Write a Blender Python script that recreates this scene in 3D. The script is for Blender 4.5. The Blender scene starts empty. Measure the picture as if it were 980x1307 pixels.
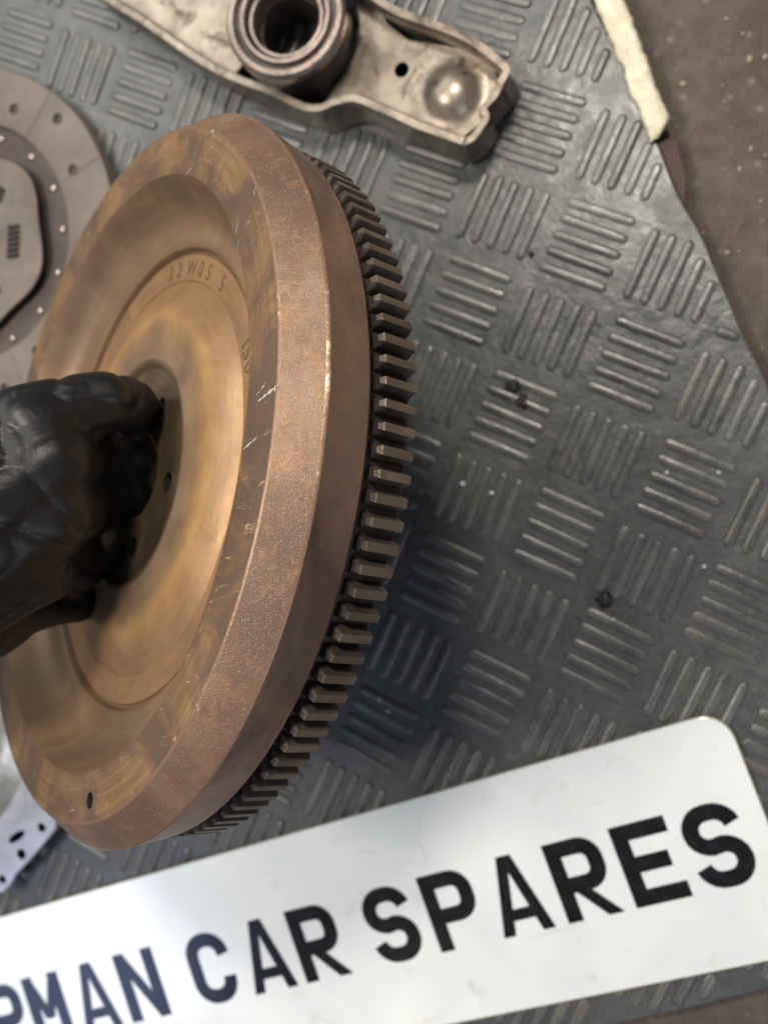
import bpy, bmesh, math, random
from mathutils import Vector, Matrix, noise
random.seed(7)
P = 0.0435                      # metres per checker block of the mat
scene = bpy.context.scene
col = scene.collection

# ------------------------------------------------------------ camera, world, lights
RC = Matrix(((0.87256477, 0.37877469, -0.30848089),
             (0.40743794, -0.91267830, 0.03182225),
             (-0.26949035, -0.15345379, -0.95069811)))
CAM = Vector((1.89921501, -0.97234685, 10.03850764))
F = 1150.0
cd = bpy.data.cameras.new('camera'); cam = bpy.data.objects.new('camera', cd); col.objects.link(cam)
rot = Matrix((RC[0], -Vector(RC[1]), -Vector(RC[2]))).transposed()
cam.matrix_world = Matrix.Translation(CAM * P) @ rot.to_4x4()
cd.sensor_fit = 'VERTICAL'; cd.sensor_height = 36.0; cd.sensor_width = 27.0
cd.lens = 36.0 * F / 1307.0
cd.clip_start = 0.01; cd.clip_end = 50
cd.dof.use_dof = True; cd.dof.focus_distance = 6.1 * P; cd.dof.aperture_fstop = 10.0
scene.camera = cam
world = bpy.data.worlds.new('World'); scene.world = world; world.use_nodes = True
bg = world.node_tree.nodes['Background']
bg.inputs[0].default_value = (0.80, 0.82, 0.88, 1); bg.inputs[1].default_value = 0.17

def area(name, loc, target, size, power, color, size_y=None):
    l = bpy.data.lights.new(name, 'AREA'); l.energy = power; l.color = color
    l.shape = 'RECTANGLE'; l.size = size; l.size_y = size_y or size
    o = bpy.data.objects.new(name, l); col.objects.link(o)
    o.location = Vector(loc) * P
    o.rotation_euler = (Vector(target) - Vector(loc)).to_track_quat('-Z', 'Y').to_euler()
    return o
area('key_light', (-12, -6, 25), (-1, -2, 0), 0.36, 10.0, (1.0, 0.92, 0.81), 0.26)
area('back_light', (-3, 10, 22), (-1, -2, 0), 0.16, 7.5, (1.0, 0.91, 0.79), 0.12)
area('ceiling_tube', (-22, 9, 20), (-3, 0, 0), 1.2, 7.2, (1.0, 0.98, 0.92), 0.32)
area('window_light', (24, -16, 24), (0, -3, 0), 0.8, 4.2, (0.78, 0.86, 1.0), 0.4)
area('blue_window_light', (-11, -27, 20), (-2.4, -9.9, 0), 0.42, 1.5, (0.42, 0.56, 1.0), 0.36)  # added bluish light, aimed so its reflection falls on the left letters
area('small_lamp', (2.0, -21.7, 20), (2.0, -7.9, 0), 0.10, 0.09, (1.0, 0.86, 0.50), 0.10)
scene.view_settings.view_transform = 'Standard'; scene.view_settings.look = 'None'
scene.view_settings.exposure = 0.0; scene.view_settings.gamma = 1.0

# ------------------------------------------------------------ helpers
def at(u, v, z=0.0):
    """world point (in mat blocks) seen at photo pixel u, v at height z above the mat base"""
    d = RC.transposed() @ Vector(((u - 490) / F, (v - 653.5) / F, 1))
    return CAM + d * ((z - CAM.z) / d.z)
def atd(u, v, dep):
    return CAM + RC.transposed() @ (Vector(((u - 490) / F, (v - 653.5) / F, 1)) * dep)

def tag(o, label=None, cat=None, group=None, kind=None):
    for k, v in (('label', label), ('category', cat), ('group', group), ('kind', kind)):
        if v: o[k] = v
    return o
def empty(name, loc=(0, 0, 0)):
    o = bpy.data.objects.new(name, None); col.objects.link(o); o.location = loc; o.empty_display_size = 0.01
    return o
def link(name, me, mats, parent=None, smooth=None):
    if len(me.materials): me.materials.clear()
    for m in (mats if isinstance(mats, (list, tuple)) else [mats]): me.materials.append(m)
    if smooth is not None: me.shade_smooth() if smooth is True else None
    if isinstance(smooth, (int, float)) and smooth is not True and smooth > 0:
        me.shade_smooth(); me.set_sharp_from_angle(angle=math.radians(smooth))
    o = bpy.data.objects.new(name, me); col.objects.link(o)
    if parent: o.parent = parent
    return o
def mesh_bm(bm, name='m'):
    me = bpy.data.meshes.new(name); bmesh.ops.recalc_face_normals(bm, faces=bm.faces); bm.to_mesh(me); bm.free(); return me
def lathe(prof, seg=192, mi=None, close=False, rscale=None):
    """prof: list of (r, z); revolve about Z. mi: material index per segment"""
    bm = bmesh.new(); rings = []
    for r, z in prof:
        if r < 1e-9: rings.append([bm.verts.new((0, 0, z))])
        else: rings.append([bm.verts.new((r * math.cos(2 * math.pi * k / seg), r * math.sin(2 * math.pi * k / seg), z)) for k in range(seg)])
    n = len(rings); pairs = [(i, i + 1) for i in range(n - 1)] + ([(n - 1, 0)] if close else [])
    for q, (a, b) in enumerate(pairs):
        A, B = rings[a], rings[b]
        for k in range(seg):
            k2 = (k + 1) % seg
            if len(A) == 1 and len(B) == 1: continue
            if len(A) == 1: f = bm.faces.new((A[0], B[k], B[k2]))
            elif len(B) == 1: f = bm.faces.new((A[k], B[0], A[k2]))
            else: f = bm.faces.new((A[k], B[k], B[k2], A[k2]))
            if mi: f.material_index = mi[q]
    return bm
def prism(pts, z0, z1, bevel=0.0):
    bm = bmesh.new()
    lo = [bm.verts.new((p[0], p[1], z0)) for p in pts]; hi = [bm.verts.new((p[0], p[1], z1)) for p in pts]
    bm.faces.new(lo[::-1]); bm.faces.new(hi); n = len(pts)
    for i in range(n): bm.faces.new((lo[i], lo[(i + 1) % n], hi[(i + 1) % n], hi[i]))
    if bevel:
        es = [e for e in bm.edges if all(v in hi for v in e.verts)]
        bmesh.ops.bevel(bm, geom=es, offset=bevel, segments=2, profile=0.5, affect='EDGES')
    return bm
def apply_mods(o):
    dg = bpy.context.evaluated_depsgraph_get(); dg.update()
    me = bpy.data.meshes.new_from_object(o.evaluated_get(dg)); o.modifiers.clear()
    old = o.data; o.data = me; bpy.data.meshes.remove(old)
def cut(o, cutters, m_in=None):
    obs = []
    for me in cutters:
        c = bpy.data.objects.new('cutter', me); col.objects.link(c); obs.append(c)
        c.matrix_world = o.matrix_world
        me.materials.append(m_in or M['dark'])  # hole walls default to a dark colour that stands in for their shade
        m = o.modifiers.new('b', 'BOOLEAN'); m.material_mode = 'TRANSFER'; m.object = c; m.operation = 'DIFFERENCE'; m.solver = 'EXACT'
    bpy.context.view_layer.update()
    apply_mods(o)
    for c in obs: bpy.data.objects.remove(c)
def cyl_mesh(x, y, r, z0, z1, seg=20, sx=1.0, ang=0.0):
    pts = []
    for k in range(seg):
        a = 2 * math.pi * k / seg; px, py = r * sx * math.cos(a), r * math.sin(a)
        pts.append((x + px * math.cos(ang) - py * math.sin(ang), y + px * math.sin(ang) + py * math.cos(ang)))
    return mesh_bm(prism(pts, z0, z1))

# ------------------------------------------------------------ materials
class NT:
    def __init__(s, name):
        s.m = bpy.data.materials.new(name); s.m.use_nodes = True; s.t = s.m.node_tree; s.N = s.t.nodes
        s.b = s.N['Principled BSDF']; s.co = s.N.new('ShaderNodeTexCoord').outputs['Object']
    def L(s, a, b): s.t.links.new(a, b)
    def mapping(s, scale, rot=(0, 0, 0), src=None):
        n = s.N.new('ShaderNodeMapping'); n.inputs['Scale'].default_value = scale; n.inputs['Rotation'].default_value = rot
        s.L(src or s.co, n.inputs[0]); return n.outputs[0]
    def noise(s, scale, detail=4, rough=0.55, dist=0.0, vec=None):
        n = s.N.new('ShaderNodeTexNoise'); n.inputs['Scale'].default_value = scale; n.inputs['Detail'].default_value = detail
        n.inputs['Roughness'].default_value = rough; n.inputs['Distortion'].default_value = dist
        s.L(vec or s.co, n.inputs['Vector']); return n.outputs['Fac']
    def voro(s, scale, vec=None, feature='F1'):
        n = s.N.new('ShaderNodeTexVoronoi'); n.inputs['Scale'].default_value = scale; n.feature = feature
        s.L(vec or s.co, n.inputs['Vector']); return n.outputs['Distance']
    def ramp(s, fac, stops):
        n = s.N.new('ShaderNodeValToRGB'); e = n.color_ramp.elements
        while len(e) < len(stops): e.new(0.5)
        for i, (p, c) in enumerate(stops):
            e[i].position = p; e[i].color = (*c, 1) if hasattr(c, '__len__') else (c, c, c, 1)
        s.L(fac, n.inputs[0]); return n.outputs[0]
    def mix(s, fac, a, b, mode='MIX'):
        n = s.N.new('ShaderNodeMix'); n.data_type = 'RGBA'; n.blend_type = mode
        for sock, v in ((n.inputs[0], fac), (n.inputs[6], a), (n.inputs[7], b)):
            if isinstance(v, bpy.types.NodeSocket): s.L(v, sock)
            elif isinstance(v, (int, float)): sock.default_value = v if sock.type == 'VALUE' else (v, v, v, 1)
            else: sock.default_value = (*v, 1)
        return n.outputs[2]
    def math(s, op, a, b=0.0):
        n = s.N.new('ShaderNodeMath'); n.operation = op
        for sock, v in ((n.inputs[0], a), (n.inputs[1], b)):
            if isinstance(v, bpy.types.NodeSocket): s.L(v, sock)
            else: sock.default_value = v
        return n.outputs[0]
    def bump(s, h, strength=0.3, dist=0.001, prev=None):
        n = s.N.new('ShaderNodeBump'); n.inputs['Strength'].default_value = strength; n.inputs['Distance'].default_value = dist
        s.L(h, n.inputs['Height'])
        if prev: s.L(prev, n.inputs['Normal'])
        return n.outputs[0]
    def out(s, color=None, rough=None, metal=None, normal=None, spec=None, coat=None):
        for k, v in (('Base Color', color), ('Roughness', rough), ('Metallic', metal), ('Normal', normal), ('Specular IOR Level', spec), ('Coat Weight', coat)):
            if v is None: continue
            if isinstance(v, bpy.types.NodeSocket): s.L(v, s.b.inputs[k])
            elif isinstance(v, (int, float)): s.b.inputs[k].default_value = v
            else: s.b.inputs[k].default_value = (*v, 1)
        return s.m
    def radial(s):
        """(angle, radius, z) vector in object space"""
        sp = s.N.new('ShaderNodeSeparateXYZ'); s.L(s.co, sp.inputs[0])
        an = s.math('ARCTAN2', sp.outputs[1], sp.outputs[0])
        r = s.math('SQRT', s.math('ADD', s.math('MULTIPLY', sp.outputs[0], sp.outputs[0]), s.math('MULTIPLY', sp.outputs[1], sp.outputs[1])))
        c = s.N.new('ShaderNodeCombineXYZ'); s.L(s.math('MULTIPLY', an, 0.13), c.inputs[0]); s.L(r, c.inputs[1]); s.L(sp.outputs[2], c.inputs[2])
        return c.outputs[0], r

def rust(name, a, b, c, rough=(0.38, 0.6), metal=0.55, fine=900, fbump=0.35, spots=0.0, brushed=0.0, speck=0.0, wear=0.0, patch=0.0, vary=False, zones=False):
    t = NT(name)
    if vary:
        oi = t.N.new('ShaderNodeObjectInfo'); va = t.N.new('ShaderNodeVectorMath'); va.operation = 'ADD'; t.L(t.co, va.inputs[0]); t.L(oi.outputs['Random'], va.inputs[1]); t.co = va.outputs[0]
    rv, r = t.radial()
    big = t.noise(26, 6, 0.62, 0.6); mid = t.noise(120, 5, 0.6)
    colr = t.ramp(big, [(0.32, a), (0.52, b), (0.68, c)])
    colr = t.mix(t.ramp(mid, [(0.35, 0.0), (0.7, 0.55)]), colr, tuple(x * 0.62 for x in b))
    fn = t.noise(fine, 3, 0.65)
    rr = t.ramp(t.noise(60, 5, 0.6), [(0.3, rough[0]), (0.7, rough[1])])
    nrm = t.bump(fn, fbump, 0.0006)
    nrm = t.bump(mid, 0.12, 0.0012, nrm)
    if zones:
        zr = t.math('ADD', t.math('DIVIDE', r, 0.1392), t.math('MULTIPLY', t.math('SUBTRACT', big, 0.5), 0.10))
        colr = t.mix(0.7, colr, t.ramp(zr, [(0.34, (0.21, 0.16, 0.12)), (0.41, (0.31, 0.20, 0.11)), (0.45, (0.50, 0.30, 0.115)), (0.49, (0.34, 0.20, 0.10)), (0.60, (0.30, 0.18, 0.095))]))  # bright ring near the hub: its sheen put into the colour by radius
    if vary: colr = t.mix(1.0, colr, t.ramp(oi.outputs['Random'], [(0.0, 0.72), (1.0, 1.0)]), 'MULTIPLY')
    if patch:
        pt = t.noise(30, 5, 0.62, 0.5, t.mapping((0.5, 1.3, 1.3), src=rv))
        colr = t.mix(t.ramp(pt, [(0.42, 0.0), (0.60, patch)]), colr, (0.105, 0.066, 0.052))
        colr = t.mix(t.ramp(pt, [(0.28, patch), (0.42, 0.0)]), colr, (0.27, 0.20, 0.155))
    if spots:
        sp = t.ramp(t.math('MULTIPLY', t.noise(330, 3, 0.6), t.math('ADD', t.noise(40, 2, 0.5), 0.5)), [(0.60, 0.0), (0.68, spots)])
        colr = t.mix(sp, colr, (0.42, 0.20, 0.085))
    if brushed:
        br = t.noise(220, 3, 0.7, 0, t.mapping((0.08, 2.2, 2.2), src=rv))
        colr = t.mix(t.ramp(br, [(0.45, 0.0), (0.75, brushed)]), colr, (0.62, 0.42, 0.17))
        nrm = t.bump(br, 0.08, 0.0004, nrm)
    if wear:
        w = t.noise(24, 5, 0.62, 0.9)
        colr = t.mix(t.ramp(w, [(0.45, 0.0), (0.58, wear)]), colr, (0.12, 0.08, 0.06))
        sc = t.noise(150, 4, 0.75, 2.2, t.mapping((0.35, 1.6, 1.0), (0, 0, 0.7)))
        colr = t.mix(t.ramp(sc, [(0.62, 0.0), (0.71, 0.65)]), colr, (0.72, 0.5, 0.26))
    if speck:
        sk = t.voro(1500); colr = t.mix(t.ramp(t.math('MULTIPLY', sk, t.noise(500, 2, .5)), [(0.06, speck), (0.14, 0.0)]), colr, (0.60, 0.48, 0.34))
        nrm = t.bump(sk, 0.12, 0.0005, nrm)
    return t.out(colr, rr, metal, nrm)
M = {}
M['face'] = rust('friction_face_metal', (0.16, 0.094, 0.052), (0.235, 0.138, 0.072), (0.31, 0.18, 0.088), (0.34, 0.56), 0.35, 700, 0.12, brushed=0.25, wear=0.9)
M['dish'] = rust('dish_metal', (0.165, 0.11, 0.07), (0.21, 0.138, 0.082), (0.26, 0.165, 0.092), (0.36, 0.52), 0.35, 500, 0.06, brushed=0.06)
M['web'] = rust('web_metal', (0.32, 0.18, 0.092), (0.41, 0.235, 0.11), (0.50, 0.30, 0.125), (0.28, 0.46), 0.4, 500, 0.08, brushed=0.12, patch=0.35, zones=True)
M['hub'] = rust('hub_metal', (0.13, 0.09, 0.06), (0.20, 0.145, 0.095), (0.26, 0.20, 0.13), (0.22, 0.40), 0.6, 500, 0.08, brushed=0.2)
M['cast'] = rust('rough_band_metal', (0.14, 0.082, 0.052), (0.205, 0.122, 0.076), (0.29, 0.165, 0.085), (0.36, 0.55), 0.35, 2600, 0.35, spots=0.2, speck=0.3, patch=0.5)
M['band'] = rust('smooth_band_metal', (0.25, 0.17, 0.135), (0.36, 0.22, 0.15), (0.48, 0.27, 0.14), (0.38, 0.56), 0.35, 1300, 0.25, spots=0.2, patch=0.7)
M['gear'] = rust('ring_gear_metal', (0.070, 0.056, 0.054), (0.10, 0.080, 0.074), (0.155, 0.118, 0.092), (0.40, 0.6), 0.45, 900, 0.3, brushed=0.1, vary=True)
M['tip'] = rust('worn_tooth_tip', (0.17, 0.125, 0.09), (0.25, 0.19, 0.14), (0.34, 0.27, 0.20), (0.30, 0.5), 0.55, 900, 0.3, vary=True)
def wornm():
    t = NT('worn_edge_metal'); n = t.noise(240, 5, 0.7); b = t.noise(40, 3, 0.6)
    c = t.ramp(t.math('MULTIPLY', n, b), [(0.28, (0.22, 0.135, 0.085)), (0.36, (0.28, 0.18, 0.115)), (0.44, (0.58, 0.46, 0.33))])
    return t.out(c, 0.4, 0.4, t.bump(n, 0.5, 0.0006))
M['worn'] = wornm()
M['stamp'] = NT('stamp_mark').out((0.12, 0.07, 0.04), 0.7, 0.2)
def chipm():
    t = NT('bare_steel_chip'); return t.out((0.85, 0.80, 0.70), 0.35, 0.7, t.bump(t.noise(1500, 3), 0.5, 0.0005))
M['chip'] = chipm()

def rubber():
    t = NT('rubber'); big = t.noise(14, 5, 0.6, 0.4); mid = t.noise(75, 6, 0.68, 0.7)
    c = t.ramp(big, [(0.3, (0.036, 0.042, 0.045)), (0.7, (0.072, 0.079, 0.081))])
    c = t.mix(t.ramp(mid, [(0.46, 0.0), (0.72, 0.6)]), c, (0.105, 0.104, 0.095))
    c = t.mix(t.ramp(t.noise(420, 3, 0.7), [(0.5, 0.0), (0.75, 0.35)]), c, (0.16, 0.155, 0.14))
    c = t.mix(t.ramp(t.noise(34, 4, 0.7, 1.5), [(0.60, 0.0), (0.72, 0.5)]), c, (0.032, 0.030, 0.03))
    c = t.mix(t.ramp(t.noise(150, 3, 0.7, 0.3, t.mapping((0.12, 1, 1), (0, 0, 0.5))), [(0.62, 0.0), (0.70, 0.35)]), c, (0.17, 0.165, 0.15))
    c = t.mix(t.ramp(t.noise(11, 5, 0.65, 0.9), [(0.55, 0.0), (0.70, 0.5)]), c, (0.085, 0.070, 0.052))
    r = t.ramp(t.noise(45, 6, 0.75, 0.8), [(0.3, 0.22), (0.72, 0.52)])
    n = t.bump(t.noise(700, 4, 0.7), 0.2, 0.0005); n = t.bump(t.noise(28, 4, 0.6), 0.5, 0.003, n)
    return t.out(c, r, 0.0, n, 0.62)
M['rubber'] = rubber()
def ribm():
    t = NT('rib_rubber'); oi = t.N.new('ShaderNodeObjectInfo')
    ge = t.N.new('ShaderNodeNewGeometry').outputs['Position']
    c = t.ramp(t.noise(55, 5, 0.65, 0.5, ge), [(0.35, (0.060, 0.064, 0.066)), (0.7, (0.135, 0.135, 0.125))])
    c = t.mix(t.ramp(t.noise(22, 4, 0.6, 0.8, ge), [(0.54, 0.0), (0.66, 0.6)]), c, (0.155, 0.135, 0.105))
    c = t.mix(1.0, c, t.ramp(oi.outputs['Random'], [(0.0, 0.7), (1.0, 1.0)]), 'MULTIPLY')
    r = t.ramp(t.noise(90, 5, 0.7, 0, ge), [(0.3, 0.20), (0.7, 0.46)])
    return t.out(c, r, 0.0, t.bump(t.noise(420, 4, 0.65, 0, ge), 0.3, 0.0008), 0.75)
M['rib'] = ribm()
def concrete():
    t = NT('concrete'); c = t.ramp(t.noise(12, 6, 0.6), [(0.3, (0.11, 0.088, 0.072)), (0.7, (0.20, 0.162, 0.132))])
    c = t.mix(t.ramp(t.noise(90, 5, 0.7), [(0.4, 0.0), (0.7, 0.6)]), c, (0.07, 0.05, 0.04))
    c = t.mix(t.ramp(t.voro(90), [(0.10, 0.8), (0.2, 0.0)]), c, (0.27, 0.22, 0.17))
    return t.out(c, 0.75, 0.0, t.bump(t.noise(110, 8, 0.75), 0.9, 0.005))
M['concrete'] = concrete()
M['stone'] = NT('pale_stone').out((0.27, 0.215, 0.16), 0.7)
def platem():
    t = NT('plate_white'); c = t.ramp(t.noise(18, 5, 0.6), [(0.3, (0.68, 0.73, 0.75)), (0.6, (0.76, 0.80, 0.81))])
    c = t.mix(t.ramp(t.noise(60, 7, 0.75, 0.6), [(0.58, 0.0), (0.78, 0.55)]), c, (0.42, 0.37, 0.27))
    sc = t.noise(260, 3, 0.7, 0.5, t.mapping((0.06, 1, 1), (0, 0, 0.9)))
    c = t.mix(t.ramp(sc, [(0.66, 0.0), (0.72, 0.3)]), c, (0.45, 0.43, 0.38))
    return t.out(c, t.ramp(t.noise(50, 4), [(0.3, 0.08), (0.7, 0.20)]), 0.0, t.bump(t.noise(9, 2), 0.3, 0.004), 0.6)
M['plate'] = platem()
M['plate_edge'] = NT('plate_back').out((0.38, 0.32, 0.15), 0.4)
def inkm():
    t = NT('plate_black'); c = t.ramp(t.noise(120, 6, 0.7), [(0.45, (0.006, 0.006, 0.008)), (0.75, (0.022, 0.022, 0.028))])
    return t.out(c, 0.2, 0.0, None, 0.5)
M['ink'] = inkm()
def steel(name, a, b, metal=0.8, rough=(0.28, 0.5), rusty=0.35, rc=(0.26, 0.13, 0.07)):
    t = NT(name); c = t.ramp(t.noise(35, 6, 0.65, 0.5), [(0.3, a), (0.65, b)])
    c = t.mix(t.ramp(t.noise(85, 6, 0.7, 0.8), [(0.52, 0.0), (0.68, rusty)]), c, rc)
    r = t.ramp(t.noise(110, 5, 0.7), [(0.3, rough[0]), (0.7, rough[1])])
    return t.out(c, r, metal, t.bump(t.noise(250, 5, 0.65), 0.2, 0.0008))
M['fork'] = steel('fork_steel', (0.14, 0.115, 0.095), (0.33, 0.285, 0.23), 0.7, (0.26, 0.46), 1.0, (0.06, 0.038, 0.028))
M['bear'] = steel('bearing_steel', (0.30, 0.245, 0.22), (0.42, 0.35, 0.31), 0.85, (0.24, 0.34), 0.15)
M['dark'] = steel('dark_steel', (0.03, 0.027, 0.026), (0.07, 0.06, 0.055), 0.5, (0.3, 0.5), 0.3, (0.10, 0.05, 0.03))
M['silver'] = steel('silver_steel', (0.38, 0.37, 0.36), (0.62, 0.59, 0.54), 0.7, (0.2, 0.4), 0.15)
M['backing'] = steel('disc_backing_steel', (0.035, 0.028, 0.026), (0.07, 0.055, 0.048), 0.3, (0.48, 0.65), 0.4, (0.16, 0.08, 0.05))
M['hubplate'] = steel('hub_plate_steel', (0.085, 0.073, 0.064), (0.15, 0.13, 0.115), 0.4, (0.48, 0.65), 0.35)
def lining():
    t = NT('friction_lining'); c = t.ramp(t.noise(30, 6, 0.6), [(0.3, (0.105, 0.088, 0.076)), (0.7, (0.19, 0.16, 0.14))])
    c = t.mix(t.ramp(t.noise(260, 5, 0.75), [(0.45, 0.0), (0.75, 0.5)]), c, (0.16, 0.13, 0.11))
    return t.out(c, 0.55, 0.0, t.bump(t.noise(380, 5, 0.7), 0.3, 0.0008), 0.4)
M['lining'] = lining()
def tapem():
    t = NT('cream_tape'); c = t.ramp(t.noise(90, 5, 0.6), [(0.35, (0.60, 0.55, 0.40)), (0.65, (0.74, 0.70, 0.55))])
    return t.out(c, 0.4, 0.0, t.bump(t.noise(110, 5, 0.65, 2.0), 0.6, 0.004))
M['tape'] = tapem()
M['edge_strip'] = NT('brown_strip_matte').out((0.06, 0.038, 0.03), 0.8)
def glovem():
    t = NT('nitrile'); w = t.noise(70, 4, 0.6, 1.6); v = t.noise(240, 3, 0.5, 0.8)
    n = t.bump(w, 0.2, 0.003); n = t.bump(v, 0.10, 0.001, n)
    return t.out((0.007, 0.007, 0.008), t.ramp(w, [(0.3, 0.36), (0.7, 0.52)]), 0.0, n, 0.38)
M['glove'] = glovem()

# ------------------------------------------------------------ ground
bm = bmesh.new(); bmesh.ops.create_grid(bm, x_segments=4, y_segments=4, size=3.0)
g = link('concrete_ground', mesh_bm(bm), M['concrete']); g.location.z = -0.012; tag(g, kind='structure')
bm = bmesh.new()
for k in range(170):
    e = at(random.uniform(650, 1080), random.uniform(-60, 620), -0.27)
    if random.random() < 0.2: e = at(random.uniform(700, 1080), random.uniform(1230, 1400), -0.27)
    s = random.choice((0.012, 0.015, 0.02, 0.03)) * random.uniform(0.6, 1.3) * P
    m = Matrix.Translation((e.x * P, e.y * P, -0.0120 + s * .3)) @ Matrix.Rotation(random.uniform(0, 6), 4, 'Z') @ Matrix.Diagonal((s * random.uniform(.7, 1.5), s, s * .6, 1))
    bmesh.ops.create_icosphere(bm, subdivisions=1, radius=1, matrix=m)
gr = link('grit', mesh_bm(bm), M['stone']); tag(gr, kind='stuff', label='pale grit scattered over the brown concrete ground', cat='grit')

# ------------------------------------------------------------ rubber mat
A0, A1 = Vector((-1.02, 3.40)), Vector((2.40, 0.17))
dA = (A1 - A0).normalized(); nA = Vector((-dA.y, dA.x))            # outward normal of edge A (up-right)
if nA.dot(Vector((1, 1))) < 0: nA = -nA
B0 = Vector((4.98, -5.35)); nB = dA.copy()                        # edge B, perpendicular
def halfA(x, y): return (Vector((x, y)) - A0).dot(nA)             # >0 outside
def halfB(x, y): return (Vector((x, y)) - B0).dot(nB)
cA = A0.dot(nA); cB = B0.dot(nB)
corner = nA * cA + nB * cB
c1 = corner - nB * 24; c2 = c1 - nA * 24; c3 = corner - nA * 24
pts = []
def edge(a, b, n, amp):
    for k in range(n):
        p = a.lerp(b, k / n); q = (b - a).normalized(); w = noise.noise(Vector((p.x * 1.3, p.y * 1.3, 3))) * amp
        pts.append(((p.x - q.y * w) * P, (p.y + q.x * w) * P))
edge(corner, c1, 120, 0.05); edge(c1, c2, 8, 0); edge(c2, c3, 8, 0); edge(c3, corner, 120, 0.05)
mat = link('rubber_mat', mesh_bm(prism(pts, -0.0060, 0.0)), M['rubber'], smooth=None)
tag(mat, 'dark grey rubber mat with blocks of raised ribs, under all the car parts', 'mat')
def rib_mesh(L, W=0.112, H=0.029):
    prof = [(1.0, 0.0), (0.90, 0.6), (0.62, 0.94), (0.0, 1.0)]
    bm = bmesh.new(); rings = []
    for s, h in prof[:-1]:
        ring = []
        for end in (1, -1):
            for k in range(5):
                a = -math.pi / 2 + math.pi * k / 4
                x = end * ((L / 2 - W / 2) + math.cos(a) * W / 2 * s); y = end * math.sin(a) * W / 2 * s
                ring.append(bm.verts.new((x * P, y * P, h * H * P)))
        rings.append(ring)
    for a, b in zip(rings, rings[1:]):
        n = len(a)
        for k in range(n): bm.faces.new((a[k], a[(k + 1) % n], b[(k + 1) % n], b[k]))
    t0 = bm.verts.new((-(L / 2 - W / 2) * P, 0, H * P)); t1 = bm.verts.new(((L / 2 - W / 2) * P, 0, H * P)); r = rings[-1]
    for k in range(4): bm.faces.new((r[k], r[k + 1], t1)); bm.faces.new((r[5 + k], r[6 + k], t0))
    bm.faces.new((r[4], r[5], t0, t1)); bm.faces.new((r[9], r[0], t1, t0))
    me = mesh_bm(bm); me.materials.append(M['rib']); me.shade_smooth(); return me
full = rib_mesh(0.79); ribs = 0; hid = bmesh.new()
def vis(x, y):
    q = RC @ (Vector((x, y, 0)) - CAM); return 490 + F * q.x / q.z, 653.5 + F * q.y / q.z
Pl_O = at(890, 921, .12); Pl_d = Vector((0.71075, 0.70344, 0)); Pl_e = Vector((-0.70344, 0.71075, 0))
cands = []
for i in range(-12, 9):
    for j in range(-9, 15):
        horiz = (i + j) % 2 == 1
        for k in range(5):
            o = (k - 2) * 0.186
            cx, cy = (i, -j + o) if horiz else (i + o, -j)
            ax = Vector((1, 0)) if horiz else Vector((0, 1)); t0, t1 = -0.395, 0.395
            for n, c in ((nA, cA), (nB, cB)):                    # trim a rib that meets the cut edge of the mat
                d = ax.dot(n); s = (c - 0.04 - Vector((cx, cy)).dot(n)) / d
                if d > 0: t1 = min(t1, s)
                else: t0 = max(t0, s)
            if t1 - t0 < 0.2: continue
            L = t1 - t0; mx, my = cx + ax.x * (t0 + t1) / 2, cy + ax.y * (t0 + t1) / 2
            u, v = vis(mx, my)
            if not (-260 < u < 1240 and -260 < v < 1560): continue
            # hidden by flywheel or plate?
            w = Vector((mx, my, 0)) - Pl_O
            under = -2.45 < w.dot(Pl_e) < -0.1 and -12 < w.dot(Pl_d) < 0.1
            ell = ((u - 240) / 235) ** 2 + ((v - 620) / 440) ** 2 < 1
            inside = -20 < u < 1000 and -20 < v < 1327
            cands.append(((under or ell or not inside), abs(u - 600) + abs(v - 600), mx, my, L, horiz))
cands.sort(key=lambda a: (a[0], a[1]))
for n_, (h, _, mx, my, L, horiz) in enumerate(cands):
    me = full if L > 0.785 else rib_mesh(L)
    mtx = Matrix.Translation((mx * P, my * P, 0.0)) @ Matrix.Rotation((0 if horiz else math.pi / 2) + random.uniform(-.012, .012), 4, 'Z')
    sc = random.uniform(0.55, 1.1)
    if not h and ribs < 300:
        r = bpy.data.objects.new('rib', me); col.objects.link(r); r.parent = mat; r.matrix_world = mtx; r.scale.z = sc; ribs += 1
    else:
        t = bmesh.new(); t.from_mesh(me); t.transform(mtx)
        tmp = bpy.data.meshes.new('t'); t.to_mesh(tmp); t.free(); hid.from_mesh(tmp); bpy.data.meshes.remove(tmp)
me = mesh_bm(hid); me.shade_smooth()
hr = bpy.data.objects.new('raised_ribs', me); me.materials.append(M['rib']); col.objects.link(hr); hr.parent = mat; hr['kind'] = 'stuff'

# tape on the mat's edge
bm = bmesh.new(); N = 46; rows = []
T0 = at(742, -60, .05); T1 = at(836, 178, .05)
for k in range(N + 1):
    f = k / N; p = T0.lerp(T1, f); row = []
    wd = 0.30 * (1 - 0.10 * f) if k < N - 3 else 0.27 * (1 - (k - N + 3) * 0.22)
    for q in range(9):
        s = q / 8; off = -0.06 + s * wd + 0.03 * noise.noise(Vector((f * 9, s * .5, 1))) + 0.025 * noise.noise(Vector((f * 30, s * 2, 8))) * abs(2 * s - 1)
        z = 0.045 + 0.045 * abs(noise.noise(Vector((f * 30 + s * 3, s * 2, 5)))) + 0.015 * math.sin(s * math.pi)
        if q in (0, 8): z = 0.012
        row.append(bm.verts.new(((p.x + nA.x * off) * P, (p.y + nA.y * off) * P, z * P)))
    rows.append(row)
for a, b in zip(rows, rows[1:]):
    for q in range(8): bm.faces.new((a[q], a[q + 1], b[q + 1], b[q]))
me = mesh_bm(bm); tp = link('masking_tape', me, M['tape'], smooth=True)
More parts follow.
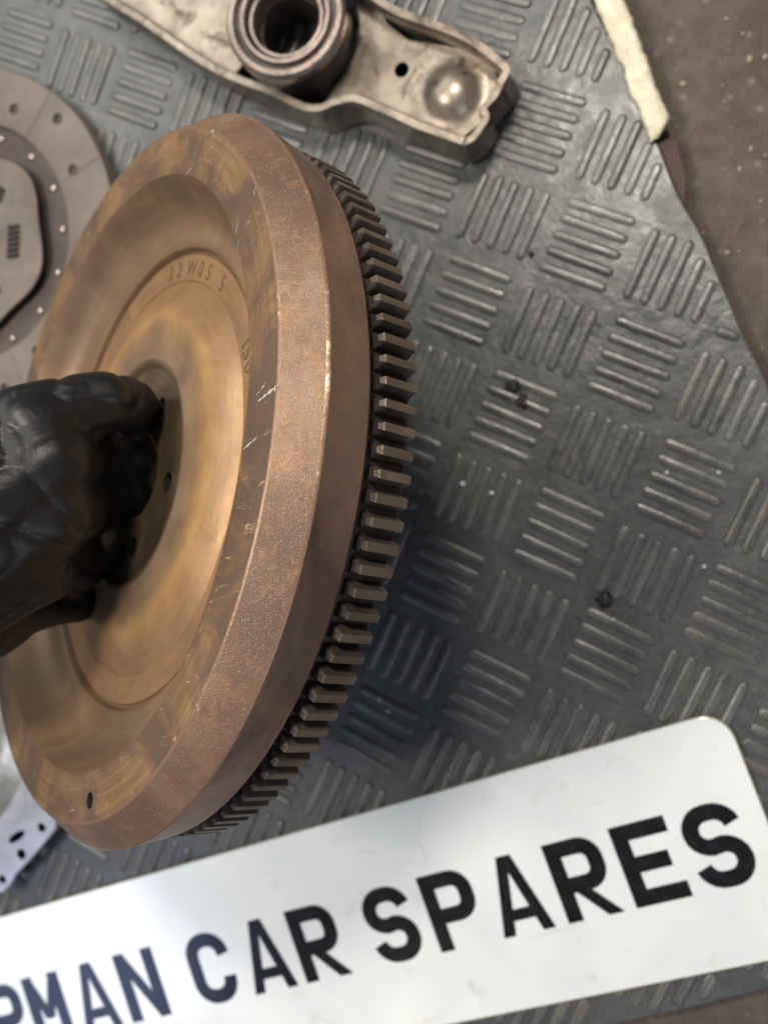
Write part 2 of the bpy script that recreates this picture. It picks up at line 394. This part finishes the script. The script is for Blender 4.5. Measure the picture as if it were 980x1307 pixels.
sm = tp.modifiers.new('s', 'SOLIDIFY'); sm.thickness = 0.0005; sm.offset = -1; apply_mods(tp)
tag(tp, 'crumpled strip of cream tape folded over the mat edge at upper right', 'tape')
# thin dark brown strip along the mat's edge below the tape
a, b = at(845, 178, -.03), at(872, 272, -.03)
pp = [(a.x - .05, a.y - .05), (b.x - .1, b.y - .1), (b.x + .02, b.y + .0), (a.x * .45 + b.x * .55 + .10, a.y * .45 + b.y * .55 + .09), (a.x + .10, a.y + .10)]
st = link('brown_strip', mesh_bm(prism([(x * P, y * P) for x, y in pp], -0.0095, -0.0030, 0.0006)), M['edge_strip'])
tag(st, 'thin dark brown strip under the mat edge, just below the cream tape', 'edge_strip')

# ------------------------------------------------------------ number plate with lettering
plate = empty('sign_plate', (Pl_O * P).to_tuple()); plate.location.z = 0.028 * P
ang = math.atan2(Pl_d.y, Pl_d.x); plate.rotation_euler.z = ang
tag(plate, 'long white plate with black GERMAN CAR SPARES lettering, lying across the mat', 'sign plate')
x0, x1, y0, y1, rad = -12.25, 0.28, -2.53, 0.03, 0.30
def rrect(x0, x1, y0, y1, rad, n=8):
    o = []
    for cx, cy, a0 in ((x1 - rad, y1 - rad, 0), (x0 + rad, y1 - rad, 90), (x0 + rad, y0 + rad, 180), (x1 - rad, y0 + rad, 270)):
        for k in range(n + 1):
            a = math.radians(a0 + 90 * k / n); o.append(((cx + rad * math.cos(a)) * P, (cy + rad * math.sin(a)) * P))
    return o
TH = 0.07 * P
link('plate_face', mesh_bm(prism(rrect(x0, x1, y0, y1, rad), TH * .45, TH, 0.0003)), M['plate'], plate)
link('plate_backing', mesh_bm(prism(rrect(x0 - .01, x1 + .012, y0 - .03, y1 + .0, rad), 0.0, TH * .43, 0.0002)), M['plate_edge'], plate)
# stroke lettering: each glyph is a list of polylines on a 0..W by 0..1 grid
SW = 0.176
def arc(cx, cy, rx, ry, a0, a1, n=10):
    return [(cx + rx * math.cos(math.radians(a0 + (a1 - a0) * k / n)), cy + ry * math.sin(math.radians(a0 + (a1 - a0) * k / n))) for k in range(n + 1)]
h = SW / 2; H_ = 0.89; W = 0.62
def lines(ch):
    T, B, L, R = H_ - h, h, h, W - h; mid = H_ * 0.5
    if ch == 'E': return [[(R + h * .9, T), (L, T), (L, B), (R + h * .9, B)], [(L, mid), (R, mid)]]
    bowlR = [(L, T), (R - .16, T)] + arc(R - .16, T - .16, .16, .16, 90, 0, 6) + arc(R - .16, mid - .05 + .16 - .0, .16, .16, 0, -90, 6) + [(L, mid - .05)]
    if ch == 'P': return [[(L, 0), (L, H_)], [(L + .02, T), *bowlR[1:-1], (L + .02, mid - .05)]]
    if ch == 'R': return [[(L, 0), (L, H_)], [(L + .02, T), *bowlR[1:-1], (L + .02, mid - .05)], ((.20, mid - .12), (.37, mid - .12), (W + .02, 0), (W - .155, 0))]
    if ch == 'A': return [((0, 0), (.145, 0), (W / 2 + .045, H_), (W / 2 - .085, H_)), ((W, 0), (W - .145, 0), (W / 2 - .045, H_), (W / 2 + .085, H_)), ((.13, .16), (W - .13, .16), (W - .17, .29), (.17, .29))]
    if ch == 'N': return [[(L, 0), (L, H_)], [(W - h, 0), (W - h, H_)], ((.0, H_), (.16, H_), (W, 0), (W - .16, 0))]
    if ch == 'M': return [[(L, 0), (L, H_)], [(W - h, 0), (W - h, H_)], ((0, H_), (.15, H_), (W / 2 + .07, .30), (W / 2 - .07, .30)), ((W, H_), (W - .15, H_), (W / 2 - .07, .30), (W / 2 + .07, .30))]
    if ch in 'CG':
        r = .2
        p = [(R, T - .2)] + arc(R - r, T - r, r, r, 0, 90, 6)[1:] + arc(L + r, T - r, r, r, 90, 180, 6) + arc(L + r, B + r, r, r, 180, 270, 6) + arc(R - r, B + r, r, r, -90, 0, 6)
        p = [(R + .005, T - r - .02)] + p[1:]
        if ch == 'G': p += [(R, mid - .04), (W / 2, mid - .04)]
        else: p += [(R, B + r + .02)]
        return [p]
    if ch == 'S':
        r = .19; m = mid + .0
        p = arc(R - r, T - r, r, r, 10, 90, 5) + arc(L + r, T - r, r, r, 90, 180, 6)
        p += arc(L + r, m + r - .03, r, r - .02, 200, 262, 4) + [(W / 2, m)] + arc(R - r, m - r + .03, r, r - .02, 82, 20, 4)
        p += arc(R - r, B + r, r, r, 0, -90, 6) + arc(L + r, B + r, r, r, -90, -170, 5)
        return [p]
def stroke(bm, pl, w, z):
    if isinstance(pl, tuple):
        bm.faces.new([bm.verts.new((x * P, y * P, z)) for x, y in pl]); return
    pl = [p for i, p in enumerate(pl) if i == 0 or (Vector(p) - Vector(pl[i - 1])).length > 1e-4]
    n = len(pl); Ls, Rs = [], []
    for i in range(n):
        p = Vector(pl[i]); a = (p - Vector(pl[i - 1])).normalized() if i else None; b = (Vector(pl[i + 1]) - p).normalized() if i < n - 1 else None
        if a is None: a = b
        if b is None: b = a
        t = (a + b).normalized() if (a + b).length > .2 else a; nn = Vector((-t.y, t.x)); c = max(0.45, nn.dot(Vector((-a.y, a.x))))
        Ls.append(p + nn * w / 2 / c); Rs.append(p - nn * w / 2 / c)
    for i in range(n - 1):
        q = [Ls[i], Rs[i], Rs[i + 1], Ls[i + 1]]
        bm.faces.new([bm.verts.new((v.x * P, v.y * P, z)) for v in q])
TXT = [('G', -11.80), ('E', -11.06), ('R', -10.34), ('M', -9.62), ('A', -8.83), ('N', -8.06), ('C', -6.97), ('A', -6.17), ('R', -5.43), ('S', -4.42), ('P', -3.63), ('A', -2.85), ('R', -2.08), ('E', -1.31), ('S', -0.58)]
for ch, x in TXT:
    bm = bmesh.new()
    for q, pl in enumerate(lines(ch)): stroke(bm, pl, SW, q * 0.00002)
    me = mesh_bm(bm)
    l = link('letter', me, M['ink'], plate); l.location = (x * P, (-0.84 - H_) * P, TH + 0.00015)
    for p_ in me.polygons:
        if p_.normal.z < 0: p_.flip()

# ------------------------------------------------------------ clutch disc
cx, cy = -7.60, -1.63
cd_ = empty('clutch_disc', (cx * P, cy * P, 0.03 * P)); tag(cd_, 'round clutch disc with pale friction lining, lying on the mat at the left edge', 'clutch disc')
def sc_lathe(prof, seg=160, **k): return lathe([(r * P, z * P) for r, z in prof], seg, **k)
ZT = 0.20
o = link('friction_lining', mesh_bm(sc_lathe([(1.57, ZT - .075), (1.57, ZT - .005), (1.578, ZT), (2.24, ZT), (2.25, ZT - .01), (2.25, ZT - .075)], close=True)), M['lining'], cd_, smooth=35)
bpy.context.view_layer.update()
def R_(px, py): 
    q = at(px, py, ZT + .03); return q.x - cx, q.y - cy
cs = []; nr = 18
rivet_angles = []
for a in range(nr):
    for rr in ((1.82,), (2.03,))[a % 2]:
        aa = math.radians(a * 20 + 9); cs.append(cyl_mesh(rr * P * math.cos(aa), rr * P * math.sin(aa), 0.075 * P, (ZT - .05) * P, (ZT + .1) * P, 16)); rivet_angles.append((rr, aa))
for a in range(12):                                               # shallow radial grooves
    aa = math.radians(a * 30 + 17); x_, y_ = math.cos(aa), math.sin(aa)
    q = [((rr * x_ - s * y_ * .012) * P, (rr * y_ + s * x_ * .012) * P) for rr, s in ((1.5, -1), (2.35, -1), (2.35, 1), (1.5, 1))]
    cs.append(mesh_bm(prism(q, (ZT - .008) * P, (ZT + .1) * P)))
cut(o, cs, M['lining'])
link('lower_lining', mesh_bm(sc_lathe([(1.57, 0.0), (1.57, .07), (2.25, .07), (2.25, 0.0)], close=True)), M['lining'], cd_, smooth=35)
link('carrier_plate', mesh_bm(sc_lathe([(0.5, .085), (0.5, .115), (2.23, .115), (2.23, .085)], close=True)), M['backing'], cd_, smooth=35)
rm = mesh_bm(lathe([(0.052 * P, 0), (0.052 * P, .012 * P), (0.03 * P, .028 * P), (0, .03 * P)], 12)); rm.materials.append(M['bear']); rm.shade_smooth()
rb = mesh_bm(lathe([(0.05 * P, 0), (0.045 * P, .008 * P), (0.02 * P, .004 * P), (0, .0)], 12)); rb.materials.append(M['backing']); rb.shade_smooth()
for rr, aa in rivet_angles:
    r = bpy.data.objects.new('lining_rivet', rb); col.objects.link(r); r.parent = cd_; r.location = (rr * P * math.cos(aa), rr * P * math.sin(aa), (ZT - .05) * P)
for k in range(16):
    aa = math.radians(k * 22.5 + 4); r = bpy.data.objects.new('rivet', rm); col.objects.link(r); r.parent = cd_
    r.location = (1.42 * P * math.cos(aa), 1.42 * P * math.sin(aa), .116 * P)
hp = [((1.22 + .05 * math.cos(6 * t)) * math.cos(t) * P, (1.22 + .05 * math.cos(6 * t)) * math.sin(t) * P) for t in [math.radians(k * 360 / 90) for k in range(90)]]
hpo = link('hub_plate', mesh_bm(prism(hp, .22 * P, .27 * P, .0006)), M['hubplate'], cd_)
cut(hpo, [cyl_mesh(.78 * P * math.cos(math.radians(k * 60 + 20)), .78 * P * math.sin(math.radians(k * 60 + 20)), .13 * P, .1 * P, .4 * P, 16, 2.0, math.radians(k * 60 + 110)) for k in range(6)] + [cyl_mesh(1.08 * P * math.cos(math.radians(k * 60 - 10)), 1.08 * P * math.sin(math.radians(k * 60 - 10)), .04 * P, .1 * P, .4 * P, 12) for k in range(6)])
link('hub_skirt', mesh_bm(sc_lathe([(1.12, .115), (1.17, .22), (1.0, .22)], seg=60)), M['backing'], cd_, smooth=35)
for k in range(6):
    aa = math.radians(k * 60 + 20)
    n = 44; bm = bmesh.new(); prev = None                          # damper coil spring
    for s in range(n * 3 + 1):
        t = s / (n * 3); x_ = (t - .5) * .44; q = t * 6 * 2 * math.pi
        c_ = Vector((x_, .10 * math.cos(q), .10 * math.sin(q))); tn = Vector((.44, -.10 * 37.7 * math.sin(q), .10 * 37.7 * math.cos(q))).normalized()
        b1 = tn.cross(Vector((1, 0, 0))).normalized(); b2 = tn.cross(b1)
        ring = [bm.verts.new((c_ + (b1 * math.cos(w) + b2 * math.sin(w)) * .022) * P) for w in (0, 1.57, 3.14, 4.71)]
        if prev:
            for w in range(4): bm.faces.new((prev[w], prev[(w + 1) % 4], ring[(w + 1) % 4], ring[w]))
        prev = ring
    sp = link('damper_spring', mesh_bm(bm), M['dark'], cd_, smooth=True); sp.location = (.78 * P * math.cos(aa), .78 * P * math.sin(aa), .22 * P); sp.rotation_euler.z = aa + math.pi / 2
link('splined_hub', mesh_bm(sc_lathe([(.30, .1), (.30, .45), (.42, .45), (.44, .42), (.44, .2)], seg=40)), M['dark'], cd_, smooth=35)

# ------------------------------------------------------------ clutch cover at lower left
cvx, cvy = -6.35, -7.75
cv = empty('clutch_cover', (cvx * P, cvy * P, 0)); tag(cv, 'silver pressed steel clutch cover with drilled ears, half hidden under the flywheel at lower left', 'clutch cover')
cone = [(2.40, .05), (2.44, .22), (2.42, .27), (2.30, .34), (2.1, .55), (1.9, .66), (1.3, .70), (1.1, .62), (1.08, .55)]
link('cover_shell', mesh_bm(sc_lathe(cone, seg=120)), M['silver'], cv, smooth=40)
# ear flange outlined on the mat
E = [at(*p, .26) for p in ((60, 1020), (78, 1042), (74, 1058), (40, 1098), (24, 1112), (17, 1128), (8, 1137), (-5, 1136), (-16, 1125), (-40, 1128), (-90, 1100), (-60, 960), (20, 975))]
ear = link('ear', mesh_bm(prism([((p.x - cvx) * P, (p.y - cvy) * P) for p in E], .235 * P, .325 * P, .0005)), M['silver'], cv)
bpy.context.view_layer.update()
def cp(u, v): q = at(u, v, .32); return (q.x - cvx) * P, (q.y - cvy) * P
cs = [cyl_mesh(*cp(54, 1056), .062 * P, 0, .5 * P, 16), cyl_mesh(*cp(28, 1090), .072 * P, 0, .5 * P, 16), cyl_mesh(*cp(4, 1122), .058 * P, 0, .5 * P, 16),
      cyl_mesh(*cp(22, 1068), .055 * P, 0, .5 * P, 20, 2.8, math.atan2(cp(34, 1060)[1] - cp(10, 1076)[1], cp(34, 1060)[0] - cp(10, 1076)[0]))]
cut(ear, cs)
for k in range(12):
    a = math.radians(k * 30); f = link('diaphragm_finger', mesh_bm(prism([(.2 * P, -.06 * P), (1.25 * P, -.26 * P), (1.25 * P, .26 * P), (.2 * P, .06 * P)], .50 * P, .55 * P)), M['dark'], cv); f.rotation_euler.z = a

# ------------------------------------------------------------ release fork and bearing at the top
def zp(x, y, z): return at(140 + x * .5306, y * .5306, z)
fk0 = zp(560, 200, 0); fk = empty('release_fork', (fk0.x * P, fk0.y * P, 0))
tag(fk, 'pressed steel clutch release fork carrying a round bearing, at the top of the mat', 'release fork')
def rel(p): return ((p.x - fk0.x) * P, (p.y - fk0.y) * P)
def wall(name, path, zt, zb, th, mat_, flare=0.0):
    P3 = [zp(x, y, zt) for x, y in path]; n = len(P3); ins, outs = [], []
    # smooth the path
    S = []
    for i in range(n - 1):
        a = P3[max(i - 1, 0)]; b = P3[i]; c = P3[i + 1]; d = P3[min(i + 2, n - 1)]
        for k in range(5):
            t = k / 5; S.append(.5 * ((2 * b) + (-a + c) * t + (2 * a - 5 * b + 4 * c - d) * t * t + (-a + 3 * b - 3 * c + d) * t ** 3))
    S.append(P3[-1]); bm = bmesh.new(); rows = []
    for i, p in enumerate(S):
        t = (S[min(i + 1, len(S) - 1)] - S[max(i - 1, 0)]); t.z = 0; t.normalize(); nn = Vector((t.y, -t.x, 0))
        wob = .02 * noise.noise(Vector((i * .21, 4, 0)))
        row = []
        for off, z in ((flare, zb), (0.0 + wob, zt - .06), (.03 + wob, zt), (.03 + th + wob, zt + .005), (th + .0 + wob, zt - .06), (th + flare, zb)):
            q = p + nn * (off - th); row.append(bm.verts.new(((q.x - fk0.x) * P, (q.y - fk0.y) * P, z * P)))
        rows.append(row)
    for a, b in zip(rows, rows[1:]):
        for k in range(6): bm.faces.new((a[k], a[(k + 1) % 6], b[(k + 1) % 6], b[k]))
    bm.faces.new(rows[0]); bm.faces.new(rows[-1][::-1])
    return link(name, mesh_bm(bm), mat_, fk, smooth=50)
wall('side_wall', [(-60, -40), (30, 20), (130, 85), (250, 165), (370, 215), (450, 250), (500, 262), (545, 245), (600, 240), (700, 285), (780, 318), (850, 340)], .62, .06, .075, M['fork'], .05)
wall('side_wall', [(940, 200), (955, 165), (930, 140), (850, 85), (720, 35), (640, -5), (560, -60), (450, -130)], .62, .06, .075, M['fork'], .05)
wall('end_wall', [(850, 345), (880, 325), (905, 285), (900, 260), (930, 225), (945, 195)], .56, .06, .07, M['fork'], .03)
web = [(585, -10), (632, -20), (664, 58), (716, 100), (820, 112), (910, 135), (940, 200), (900, 290), (850, 330), (700, 285), (600, 245), (545, 250), (505, 262), (540, 215), (575, 160), (607, 100), (603, 40)]
wb = link('fork_web', mesh_bm(prism([rel(zp(x, y, .34)) for x, y in web], .27 * P, .34 * P, .0005)), M['fork'], fk)
bpy.context.view_layer.update()
hx, hy = rel(zp(702, 168, .34)); cut(wb, [cyl_mesh(hx, hy, .085 * P, 0, P, 20)])
web2 = [(-60, -60), (30, 10), (130, 75), (250, 158), (300, 182), (360, 100), (420, -60), (200, -200)]
link('fork_web', mesh_bm(prism([rel(zp(x, y, .40)) for x, y in web2], .32 * P, .40 * P, .0005)), M['fork'], fk)
bx, by = rel(zp(820, 222, .38))
d = link('ball_socket', mesh_bm(lathe([(.40 * P, .3405 * P), (.33 * P, .350 * P), (.27 * P, .385 * P), (.20 * P, .445 * P), (.11 * P, .485 * P), (0, .495 * P)], 40)), M['fork'], fk, smooth=60); d.location = (bx, by, 0)
bc = zp(400, 45, .9); br = link('release_bearing', mesh_bm(sc_lathe([(.60, .10), (.64, .14), (.665, .30), (.665, .78), (.655, .86), (.62, .90), (.575, .90)], seg=80)), M['dark'], fk, smooth=35)
br.location = (*rel(bc), 0)
def sub(name, prof, m): 
    o = link(name, mesh_bm(sc_lathe(prof, seg=80, close=True)), m, br, smooth=35); return o
sub('outer_ring', [(.675, .80), (.672, .90), (.64, .94), (.585, .94), (.57, .90), (.57, .80)], M['bear'])
sub('seal_ring', [(.575, .80), (.575, .875), (.515, .875), (.515, .80)], M['dark'])
sub('face_ring', [(.52, .80), (.52, .90), (.505, .935), (.465, .935), (.45, .90), (.45, .80)], M['bear'])
sub('inner_ring', [(.435, .2), (.435, .84), (.42, .87), (.385, .87), (.37, .84), (.37, .2)], M['bear'])
br.rotation_euler = (math.radians(-3), math.radians(6), 0)
link('guide_sleeve', mesh_bm(sc_lathe([(.365, .12), (.365, .6), (.355, .6), (.355, .12)], seg=50, close=True)), M['dark'], br, smooth=35)

# ------------------------------------------------------------ flywheel
S = 3.2 * P
nw = Vector((-0.58405865, -0.06492517, 0.80911076)).normalized()
fc = Vector((-2.61001478, -2.78803414, 3.22858348)) * P
fw = empty('flywheel'); xa = (RC.transposed() @ Vector((1, 0, 0))); xa = (xa - nw * xa.dot(nw)).normalized(); ya = nw.cross(xa)
FM = Matrix.Translation(fc) @ Matrix((xa, ya, nw)).transposed().to_4x4()
fw.matrix_world = FM
tag(fw, 'rusty brown steel flywheel with toothed ring gear, held tilted by a black glove', 'flywheel')
def fl(prof, seg=256, **k): return lathe([(r * S, -z * S) for r, z in prof], seg, **k)
prof = [(0.12, .24, 0), (0.12, .122, 3), (0.128, .116, 3), (0.298, .116, 3), (0.308, .112, 3), (0.318, .094, 3), (0.33, .093, 2), (0.345, .096, 2), (0.385, .098, 2), (0.43, .094, 2), (0.47, .100, 2), (0.548, .128, 2), (0.556, .134, 2), (0.562, .136, 2),
        (0.566, .131, 2), (0.63, .130, 2), (0.637, .131, 2), (0.641, .140, 1), (0.649, .140, 1), (0.655, .120, 1), (0.664, .114, 1), (0.675, .113, 1), (0.69, .117, 1), (0.715, .116, 1), (0.742, .106, 1), (0.765, .086, 1), (0.785, .056, 1), (0.802, .020, 1), (0.813, .003, 0), (0.822, .0, 0),
        (0.929, 0.0, 7), (0.934, .0008, 7), (0.937, .003, 4), (0.9955, .072, 7), (1.0, .0775, 7), (1.0005, .080, 5), (0.9995, .0815, 5), (0.981, .186, 5), (0.979, .192, 7), (0.977, .195, 7), (0.970, .198, 6), (0.930, .198, 6), (0.915, .205, 6), (0.905, .21, 6), (0.90, .215, 6), (0.90, .24, 6), (0.12, .24, 6)]
mats = [M['face'], M['dish'], M['web'], M['hub'], M['cast'], M['band'], M['gear'], M['worn']]
body = link('disc_body', mesh_bm(fl([(a, b) for a, b, c in prof], 288, mi=[c for a, b, c in prof][:-1])), mats, fw)
bpy.context.view_layer.update()
def face_pt(u, v, z):
    d = RC.transposed() @ Vector(((u - 490) / F, (v - 653.5) / F, 1)); c_ = fc / P - nw * z * 3.2
    k = (c_ - CAM).dot(nw) / d.dot(nw); q = FM.inverted() @ ((CAM + d * k) * P); return q.x, q.y
cs = []
a0 = None
p1, p2 = Vector(face_pt(206, 516, .116)), Vector(face_pt(206, 616, .116))
aa1, aa2 = math.atan2(p1.y, p1.x), math.atan2(p2.y, p2.x)
rb_ = 0.5 * (p1.length + p2.length)
step = aa2 - aa1; nh = max(3, round(abs(2 * math.pi / step))); step = math.copysign(2 * math.pi / nh, step)
am = (aa1 + aa2) / 2 - step / 2
for k in range(nh):
    t = am + step * k; cs.append(cyl_mesh(0.208 * S * math.cos(t), 0.208 * S * math.sin(t), .028 * S, -.4 * S, 0, 20))
for q, (u, v) in enumerate(((115, 1021),)):
    x_, y_ = face_pt(u, v, 0); rr = 0.882 * S; t = math.atan2(y_, x_)
    for w in range(1): cs.append(cyl_mesh(rr * math.cos(t + w * 2.094), rr * math.sin(t + w * 2.094), .020 * S, -.14 * S, .1 * S, 20))
cut(body, cs)
body.data.shade_smooth(); body.data.set_sharp_from_angle(angle=math.radians(32))
# ring gear
gear = link('ring_gear', mesh_bm(fl([(0.90, .2165), (0.934, .217), (0.941, .224), (0.941, .326), (0.938, .330), (0.90, .330)], 244, close=True)), M['gear'], fw, smooth=30)
NT_ = 122; dth = 2 * math.pi / NT_
zf, zb_ = .227, .326
def tooth(var):
    bm = bmesh.new(); r0, r1 = .939, .979
    def sect(z, w0, w1, rt):
        o = []
        for sgn in (-1, 1):
            seq = [(r0, w0), (r0 + (rt - r0) * .5, (w0 * .45 + w1 * .55) + .002), (rt, w1)]
            if sgn == 1: seq = seq[::-1]
            for r, w in seq: o.append((r, sgn * w))
        return [bm.verts.new((r * S * math.cos(a / r * 1.0), r * S * math.sin(a / r), -z * S)) for r, a in o]
    w0, w1 = .0178, .0102
    if var: w1 *= .9
    secs = [sect(zf + .0, w0 * .92, w1 * .62, r1 - .011), sect(zf + .007, w0, w1 * .9, r1 - .002), sect(zf + .010, w0, w1, r1), sect(zb_ - .008, w0, w1, r1), sect(zb_ - (0.004 if var else 0), w0 * .95, w1 * .7, r1 - .007)]
    for a, b in zip(secs, secs[1:]):
        for k in range(6): bm.faces.new((a[k], a[(k + 1) % 6], b[(k + 1) % 6], b[k]))
    bm.faces.new(secs[0]); bm.faces.new(secs[-1][::-1]); me = mesh_bm(bm); me.materials.append(M['gear']); me.materials.append(M['tip'])
    for p_ in me.polygons:
        if p_.normal.x > .8: p_.material_index = 1
    return me
tm = [tooth(0), tooth(1), tooth(0)]
for k in range(NT_):
    t = bpy.data.objects.new('tooth', random.choice(tm)); col.objects.link(t); t.parent = gear; t.rotation_euler.z = k * dth
# stamped marks on the flat ring of the recess
def mark(txt, angdeg, rad_, size):
    c = bpy.data.curves.new('txt', 'FONT'); c.body = txt; c.size = size * S * .85; c.align_x = 'CENTER'; c.align_y = 'CENTER'
    o = bpy.data.objects.new('tmp', c); col.objects.link(o); bpy.context.view_layer.update()
    me = bpy.data.meshes.new_from_object(o.evaluated_get(bpy.context.evaluated_depsgraph_get())); bpy.data.objects.remove(o)
    m = link('stamped_mark', me, M['stamp'], body); a = math.radians(angdeg)
    m.location = (rad_ * S * math.cos(a), rad_ * S * math.sin(a), -.1301 * S + .00012); m.rotation_euler.z = a - math.pi / 2
def ang_of(u, v): x_, y_ = face_pt(u, v, .13); return math.degrees(math.atan2(y_, x_))
for tx, u, v in (('2', 219, 349), ('2', 229, 348), ('W', 245, 343), ('0', 256, 346), ('S', 266, 351), ('5', 283, 364), ('1', 315, 436), ('5', 316, 450), ('0', 317, 468), ('1', 165, 400)):
    mark(tx, ang_of(u, v), .598, .075)
# bare bright chips at the edges
def chip(u, v, z, L, Wd, ad):
    x_, y_ = face_pt(u, v, z); bm = bmesh.new(); n = 14; a = math.radians(ad)
    up, lo = [], []
    for k in range(n + 1):
        t = k / n - .5; w = Wd * .6 * (1 - abs(2 * t)) ** .6 * random.uniform(.1, 1)
        for lst, s in ((up, 1), (lo, -1)): lst.append(bm.verts.new(((t * L * math.cos(a) - s * w * math.sin(a)) * P, (t * L * math.sin(a) + s * w * math.cos(a)) * P, 0)))
    for k in range(n): bm.faces.new((up[k], lo[k], lo[k + 1], up[k + 1]))
    me = mesh_bm(bm)
    o = link('bare_chip', me, M['chip'], body); o.location = (x_, y_, -z * S + .00015)
for c_ in ((343, 502, 0, .26, .035, 8), (320, 566, 0, .2, .022, 12), (334, 497, 0, .14, .016, 25), (352, 497, 0, .05, .03, 90), (303, 291, 0, .10, .012, 60), (305, 312, 0, .09, .010, 75), (326, 243, 0, .08, .012, 60), (170, 1013, 0, .05, .012, 30), (254, 905, 0, .05, .014, 50)):
    chip(*c_)

# ------------------------------------------------------------ gloved hand
person = empty('person', tuple(atd(-250, 700, 7.0) * P)); tag(person, 'hand in a tight black nitrile glove, its fingers hooked into the flywheel centre', 'person')
bm = bmesh.new()
def capsule(a, b, ra, rb, n=7):
    for k in range(n + 1):
        t = k / n; p = a.lerp(b, t); r = ra + (rb - ra) * t
        bmesh.ops.create_icosphere(bm, subdivisions=2, radius=r * P * 1.01, matrix=Matrix.Translation(p * P))
def chain(pts):
    for (a, ra), (b, rb) in zip(pts, pts[1:]): capsule(a, b, ra, rb, max(3, int((a - b).length / .1)))
Wr = (atd(-190, 740, 7.1), .62)
chain([(atd(-520, 880, 6.9), .75), (atd(-330, 800, 7.0), .66), Wr])
chain([Wr, (atd(-40, 620, 7.0), .50), (atd(40, 548, 7.15), .38), (atd(82, 523, 7.25), .31), (atd(135, 515, 7.40), .27), (atd(166, 518, 7.72), .245), (atd(180, 526, 7.98), .215)])
chain([Wr, (atd(-30, 650, 6.95), .50), (atd(58, 588, 7.08), .40), (atd(104, 572, 7.85), .31), (atd(150, 572, 8.15), .29), (atd(170, 588, 8.5), .24)])
chain([Wr, (atd(-30, 700, 7.05), .50), (atd(60, 655, 7.15), .41), (atd(106, 634, 8.0), .33), (atd(148, 632, 8.25), .30), (atd(168, 634, 8.5), .24)])
chain([Wr, (atd(-40, 750, 7.2), .46), (atd(40, 722, 7.35), .37), (atd(94, 700, 8.1), .31), (atd(138, 694, 8.3), .29), (atd(156, 686, 8.5), .23)])
capsule(atd(96, 590, 8.0), atd(100, 720, 8.2), .30, .28)
chain([(atd(-150, 800, 7.3), .5), (atd(-40, 795, 7.6), .42), (atd(30, 775, 7.95), .27), (atd(70, 768, 8.25), .235), (atd(98, 767, 8.4), .215)])
capsule(atd(-60, 690, 7.1), atd(10, 640, 7.1), .52, .45); capsule(atd(-60, 740, 7.3), atd(0, 720, 7.35), .48, .42)
me = bpy.data.meshes.new('hand'); bm.to_mesh(me); bm.free()
hand = link('gloved_hand', me, M['glove'])
rm_ = hand.modifiers.new('r', 'REMESH'); rm_.mode = 'VOXEL'; rm_.voxel_size = 0.0014
s_ = hand.modifiers.new('s', 'SMOOTH'); s_.iterations = 10; s_.factor = 0.6
apply_mods(hand)
nrm = [v.normal.copy() for v in hand.data.vertices]; cos = []
for v, nv in zip(hand.data.vertices, nrm):                         # wrinkles and folds of thin glove
    q = v.co / P
    w = noise.noise(q * 1.7) * .03 - (1 - abs(noise.noise(Vector((q.x * .9, q.y * 1.9, q.z * 1.3))))) ** 12 * .04 - (1 - abs(noise.noise(Vector((q.x * 2.6 + 5, q.y * 2.2, q.z * 2.0))))) ** 10 * .022
    cos.extend(v.co + nv * w * P)
hand.data.vertices.foreach_set('co', cos); hand.data.update()
hand.data.shade_smooth()
hand.parent = person; hand.matrix_parent_inverse = Matrix.Translation(person.location).inverted()

# ------------------------------------------------------------ crumbs on the mat
def crumb(u, v, r, m, name, label, grp=None, fl_=.6):
    smear = name == 'dirt_smear'
    if smear: fl_ = .12
    if name == 'dirt_lump': fl_ = .28
    p = at(u, v, .03); bm = bmesh.new(); bmesh.ops.create_icosphere(bm, subdivisions=2, radius=r * P)
    for q in bm.verts: q.co *= 1 + (1.5 if smear else .9 if m is M['soot'] else .45) * noise.noise(q.co / P * 14 + Vector((u, v, 0))); q.co.z *= fl_
    o = link(name, mesh_bm(bm), m, smooth=True); o.location = (p.x * P, p.y * P, r * P * fl_ * .6 + .0008); tag(o, label, 'dirt', grp)
M['soot'] = NT('black_dirt').out((0.01, 0.009, 0.008), 0.6); M['fleck'] = NT('white_fleck').out((0.6, 0.62, 0.66), 0.3)
crumb(771, 766, .085, M['soot'], 'dirt_lump', 'black lump of dirt on the bare mat, between two rib blocks right of the gear', None, .3)
crumb(668, 512, .06, M['soot'], 'dirt_smear', 'black greasy crumb smeared over ribs near the middle of the mat', None, .3)
crumb(655, 492, .07, M['soot'], 'dirt_smear', 'black greasy smear on the top rib of its block, upper of the two smears', None, .2)
crumb(678, 325, .03, M['soot'], 'dirt_crumb', 'tiny black crumb below the release fork, beside a dirty rib block')
for u, v, lb in ((850, 603, 'white fleck on the left end of a rib block near the right edge'), (917, 603, 'white fleck on the right end of a rib block near the right edge'),
                 (627, 629, 'white fleck right of the ring gear, lower of the two there'), (590, 617, 'white fleck right of the ring gear, upper of the two, nearer the gear'),
                 (898, 723, 'tiny white fleck on bare rubber right of the black dirt lump'), (484, 893, 'left white fleck of the pair in shadow by the lower gear teeth'),
                 (495, 908, 'right white fleck of the pair in shadow by the lower gear teeth')):
    crumb(u, v, random.uniform(.018, .03), M['fleck'], 'white_fleck', lb, 'white flecks on the mat')
